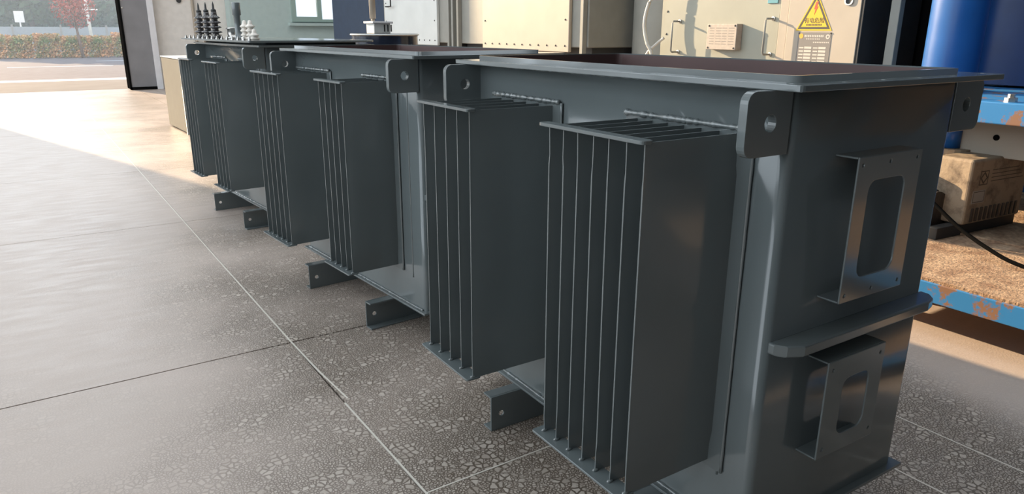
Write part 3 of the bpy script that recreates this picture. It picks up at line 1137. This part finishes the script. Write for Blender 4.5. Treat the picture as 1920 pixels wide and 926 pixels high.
for x, y in ((-0.50, 0.85), (0.95, 0.42), (-0.58, -1.1), (0.95, -1.1)):
    bm = BM()
    tube(bm, [(x, y, 0.292), (x, y, 0.966)], 0.05, 18)
    lg = new_obj('leg', bm, M_BLUE, root, True)
    bm = BM()
    lathe(bm, [(0.085, 0.292), (0.085, 0.312), (0.055, 0.318), (0.05, 0.33)], 18, (x, y, 0))
    new_obj('leg_foot', bm, M_MOTOR, lg)
bm = BM()
tube(bm, [(-0.31, 0.43, 0.762), (-0.31, 0.43, 0.966)], 0.05, 18)
new_obj('suction_pipe', bm, M_BLUE, root, True)
for y in (0.30, 0.05, -0.4):
    bm = BM()
    lathe(bm, [(0.032, 1.083), (0.032, 1.105), (0.018, 1.106), (0.018, 1.125)], 6, (-0.56, y, 0))
    new_obj('bolt', bm, M_STEEL, root)
bm = BM()
lathe(bm, [(0.018, 0), (0.018, 0.003)], 12)
o = new_obj('panel_hole', bm, M_BLACK, root)
o.location = (-0.3005, 0.19, 0.85)
o.rotation_euler = (0, -PI / 2, 0)

# low platform with peeling blue edge
root = empty('platform', (4.5, 1.2, 0))
tag(root, 'low rusty platform with peeling blue edge under the blue press', 'platform')
boxobj('deck', (-0.955, 1.6, -2.2, 1.45, 0.274, 0.292), M_DUST, root, 0.002)
boxobj('edge_beam', (-0.965, -0.90, -2.2, 1.45, 0.178, 0.276), M_BLUE2, root, 0.004)
for y in (-2.1, 0.95):
    boxobj('foot', (-0.60, -0.45, y, y + 0.15, 0.0, 0.275), M_DARK, root, 0.004)
    boxobj('foot', (1.25, 1.4, y, y + 0.15, 0.0, 0.275), M_DARK, root, 0.004)
boxobj('cross_rail', (0.0, 0.02, -2.2, 1.45, 0.292, 0.304), M_DUST, root, 0.002)

# dusty pump motor on the platform
root = empty('pump_motor', (4.72, 2.05, 0.292), R(-5))
tag(root, 'dusty cream pump motor with louvred housing on the rusty platform', 'motor')
hs = boxobj('housing', (-0.26, 0.34, -0.17, 0.05, 0.07, 0.455), M_MOTOR, root, 0.016, 3)
for k in range(11):
    x = -0.20 + k * 0.046
    boxobj('louvre', (x, x + 0.020, -0.178, -0.168, 0.085, 0.165), M_MOTORD, hs, 0.002)
bm = BM()
tube(bm, [(-0.33, -0.04, 0.13), (-0.33, 0.34, 0.13)], 0.125, 24)
o = new_obj('motor_barrel', bm, M_MOTORD, root, True)
o.data.set_sharp_from_angle(angle=R(40))
for k in range(6):
    bm = BM()
    tube(bm, [(-0.33, 0.0 + k * 0.05, 0.13), (-0.33, 0.012 + k * 0.05, 0.13)], 0.137, 24)
    new_obj('cooling_ring', bm, M_MOTORD, o)
bm = BM()
lathe(bm, [(0.11, 0.33), (0.11, 0.36), (0.07, 0.365), (0.07, 0.43), (0.11, 0.435), (0.11, 0.468)], 20, (0.028, 0.13, 0))
new_obj('inlet_flange', bm, M_MOTOR, root)
boxobj('pump_block', (-0.34, 0.25, 0.06, 0.30, 0.03, 0.35), M_MOTORD, root, 0.02, 3)
boxobj('base_rail', (-0.45, 0.36, -0.14, -0.08, 0.0, 0.07), M_DARK, root, 0.004)
boxobj('base_rail', (-0.45, 0.36, 0.20, 0.26, 0.0, 0.07), M_DARK, root, 0.004)
# printed marks on the housing
st = mat('faded_print', (0.10, 0.075, 0.055), 0.8)


def frame_mark(x0, x1, z0, z1, t):
    bm = BM()
    holed_plate(bm, [(x0, z0), (x1, z0), (x1, z1), (x0, z1)], [[(x0 + t, z0 + t), (x1 - t, z0 + t), (x1 - t, z1 - t), (x0 + t, z1 - t)]], -0.1712, -0.1702, 'y')
    return bm


new_obj('direction_mark', frame_mark(-0.17, -0.085, 0.30, 0.385, 0.006), st, hs)
bm = BM()
holed_plate(bm, [(-0.1275, 0.305), (-0.09, 0.3425), (-0.1275, 0.38), (-0.165, 0.3425)],
            [[(-0.1275, 0.318), (-0.103, 0.3425), (-0.1275, 0.367), (-0.152, 0.3425)]], -0.1712, -0.1702, 'y')
new_obj('diamond_mark', bm, st, hs)
lp = boxobj('label_plate', (-0.215, -0.09, -0.1725, -0.1702, 0.195, 0.27), mat('worn_label', (0.36, 0.33, 0.29), 0.6), hs)
new_obj('label_border', frame_mark(-0.21, -0.095, 0.20, 0.265, 0.004), st, lp).location = (0, -0.0016, 0)
for k in range(4):
    boxobj('print_line', (-0.05, 0.29 - 0.02 * k, -0.1712, -0.1702, 0.315 + k * 0.022, 0.319 + k * 0.022), st, hs)

# black cable in front of the motor
bm = BM()
tube(bm, smooth_path([(4.40, 2.26, 0.44), (4.30, 2.28, 0.55), (4.25, 2.22, 0.62), (4.22, 2.08, 0.58), (4.18, 1.93, 0.50), (4.14, 1.78, 0.42), (4.10, 1.62, 0.36), (4.06, 1.45, 0.32), (4.05, 1.2, 0.305), (4.08, 0.8, 0.303), (4.2, 0.3, 0.303)]), 0.011, 8)
tag(new_obj('power_cable', bm, M_BLACK, None, True), 'black power cable drooping in front of the dusty pump motor', 'cable')

# ------------------------------------------------------------------ outside
tag(boxobj('apron', (-14, 14, 20.4, 24.5, -0.16, -0.012), M_APRON), 'pale concrete apron outside the gate', kind='structure')
tag(boxobj('road', (-60, 60, 24.5, 46.0, -0.18, -0.03), M_ASPH), 'grey asphalt road outside the gate', kind='structure')
tag(boxobj('trim_2', (-14, 14, 24.5, 25.5, -0.1, -0.02), M_KERB), 'white painted band along the near road edge', kind='structure')
tag(boxobj('far_ground', (-90, 90, 46.0, 140, -0.2, -0.02), M_GRASS), 'green verge beyond the road', kind='structure')
for (x0, x1, y) in ((-0.4, 3.2, 34.0), (3.0, 6.5, 39.0)):
    rd = boxobj('road_marking', (x0, x1, y, y + 0.35, -0.03, -0.026), M_BARRIER)
    tag(rd, 'worn white road marking ' + ('nearer the gate' if y < 36 else 'nearer the hedge'), kind='structure')


def leaf_mesh(name, n, fn, size, m, parent):
    bm = BM()
    for _ in range(n):
        p = fn()
        s = size * random.uniform(0.6, 1.3)
        a = Vector((random.gauss(0, 1), random.gauss(0, 1), random.gauss(0, 1))).normalized()
        b = a.orthogonal().normalized()
        c = a.cross(b)
        p = Vector(p)
        v = [bm.verts.new(p + b * s), bm.verts.new(p + c * s * 0.6), bm.verts.new(p - b * s), bm.verts.new(p - c * s * 0.6)]
        bm.faces.new(v)
    return new_obj(name, bm, m, parent)


def blob(cx, cy, cz, rx, ry, rz, shell=0.5):
    def f():
        while True:
            d = Vector((random.uniform(-1, 1), random.uniform(-1, 1), random.uniform(-1, 1)))
            if 0.05 < d.length <= 1:
                d = d.normalized() * (random.random() ** shell)
                return (cx + d.x * rx, cy + d.y * ry, cz + d.z * rz)
    return f


# hedge of single shrubs
for k in range(6):
    x = -0.95 + k * 1.15
    root = empty('hedge_shrub', (x, 44.2, -0.03))
    tag(root, ('leftmost', 'second', 'third', 'fourth', 'fifth', 'rightmost')[k] + ' orange and green shrub ' + ('' if k in (0, 5) else 'from the left ') + 'in the roadside hedge', 'shrub', 'roadside hedge shrubs')
    h = random.uniform(0.98, 1.2)

    def f(h=h):
        return (random.uniform(-0.56, 0.56), random.uniform(-0.45, 0.45), h * (1 - random.random() ** 1.6 * 0.98) * random.uniform(0.85, 1.08))
    leaf_mesh('foliage', 2600, f, 0.055, M_HEDGE, root)
    bm = BM()
    for s in range(4):
        tube(bm, [(random.uniform(-.3, .3), random.uniform(-.2, .2), 0), (random.uniform(-.4, .4), random.uniform(-.3, .3), h * 0.8)], 0.015, 5)
    new_obj('stems', bm, M_BARK, root)

# red leaved tree
root = empty('red_tree', (2.78, 43.4, -0.03), 0)
tag(root, 'slender young tree with dull red leaves standing in the hedge', 'tree')
bm = BM()
tube(bm, [(0.0, 0, 0), (-0.06, 0, 0.9), (-0.10, 0, 1.6), (-0.08, 0, 2.4), (-0.05, 0, 3.4)], lambda i: 0.075 - 0.012 * i, 8)
new_obj('trunk', bm, M_BARK, root, True)
bm = BM()
for k in range(26):
    z = random.uniform(1.35, 3.0)
    t = random.uniform(0, 2 * PI)
    l = random.uniform(0.5, 1.15)
    p0 = Vector((-0.09, 0, z))
    p1 = p0 + Vector((math.cos(t) * l * 0.8, math.sin(t) * l * 0.8, l * 0.75))
    tube(bm, [p0, (p0 + p1) / 2 + Vector((0, 0, -0.06)), p1], lambda i: 0.018 - 0.006 * i, 5)
new_obj('branches', bm, M_BARK, root)
leaf_mesh('crown', 1900, blob(-0.08, 0, 2.55, 1.05, 1.0, 1.15), 0.055, M_LEAFR, root)

# low pale barrier wall behind the hedge, in panels
root = empty('roadside_barrier', (0, 52, -0.02))
tag(root, 'low pale blue grey barrier wall running behind the hedge', 'barrier')
for k in range(12):
    x = -12 + k * 2.4
    boxobj('barrier_panel', (x + 0.02, x + 2.38, -0.06, 0.06, 0.05, 1.50), M_BARRIER, root, 0.01)
    boxobj('barrier_post', (x - 0.05, x + 0.05, -0.10, 0.10, 0.0, 1.62), M_DOORSTEEL, root)

# utility pole
root = empty('utility_pole', (3.85, 50.5, -0.02))
tag(root, 'pale utility pole with cross arms behind the red tree', 'pole')
bm = BM()
tube(bm, [(0, 0, 0), (-0.15, 0, 6.0)], 0.09, 10)
new_obj('pole', bm, M_WHITE, root, True)
for z in (2.45, 3.2):
    boxobj('cross_arm', (-0.95, 0.5, -0.04, 0.04, z, z + 0.07), M_WHITE, root)

# trees beyond
WHERE = ['cut by the left edge of the picture', 'left of the red tree', 'straight behind the red tree', 'half hidden by the steel gate leaf']
TREES = [(-2.2, 58, 3.1, M_LEAFD), (1.1, 61, 3.2, M_LEAFG), (4.3, 59, 2.8, M_LEAFD), (7.3, 60, 3.0, M_LEAFG)]
for k, (x, y, r, m) in enumerate(TREES):
    root = empty('roadside_tree', (x, y, -0.02))
    tag(root, 'hazy green tree beyond the road, ' + WHERE[k], 'tree', 'trees beyond the road')
    bm = BM()
    tube(bm, [(0, 0, 0), (0.1, 0, 1.4), (0.0, 0.1, 3.5)], lambda i: 0.22 - 0.05 * i, 8)
    new_obj('trunk', bm, M_BARK, root, True)
    leaf_mesh('crown', 5200, blob(0, 0, 4.3, r, r * 0.8, 2.6, 0.6), 0.24, m, root)
    leaf_mesh('undergrowth', 1500, blob(0, 1.5, 1.2, r, 1.2, 1.1), 0.2, M_LEAFD, root)
WOODS = ['at the left', 'in the middle', 'at the right']
for k, x in enumerate((-2.6, 3.0, 8.6)):
    root = empty('woodland_tree', (x, 69 + (k % 2) * 1.5, -0.02))
    tag(root, 'broad dark tree of the back row beyond the road, ' + WOODS[k], 'tree', 'back row of trees')
    bm = BM()
    tube(bm, [(0, 0, 0), (0.1, 0, 2.0), (0.0, 0.1, 4.5)], lambda i: 0.3 - 0.06 * i, 8)
    new_obj('trunk', bm, M_BARK, root, True)
    leaf_mesh('crown', 6000, blob(0, 0, 4.2, 3.9, 2.2, 3.6, 0.7), 0.34, M_LEAFD, root)
# little white notice board
root = empty('notice_board', (0.45, 54, -0.02))
tag(root, 'small white notice board seen under the far trees', 'notice board')
boxobj('board', (-0.25, 0.25, -0.02, 0.02, 1.75, 2.4), M_WHITE, root)
boxobj('post', (-0.04, 0.04, -0.02, 0.02, 0.0, 1.75), M_WHITE, root)

# ------------------------------------------------------------------ morning haze over the road
hm = bpy.data.materials.new('morning_haze')
hm.use_nodes = True
nt = hm.node_tree
nt.nodes.remove(nt.nodes['Principled BSDF'])
vol = nt.nodes.new('ShaderNodeVolumeScatter')
vol.inputs['Color'].default_value = (0.82, 0.93, 1.0, 1)
vol.inputs['Density'].default_value = 0.009
vol.inputs['Anisotropy'].default_value = 0.0
nt.links.new(vol.outputs['Volume'], nt.nodes['Material Output'].inputs['Volume'])
hz = boxobj('haze', (-40, 40, 28.0, 76.0, 0.0, 9.0), hm)
tag(hz, 'pale morning haze lying over the road and trees', 'haze', None, 'stuff')
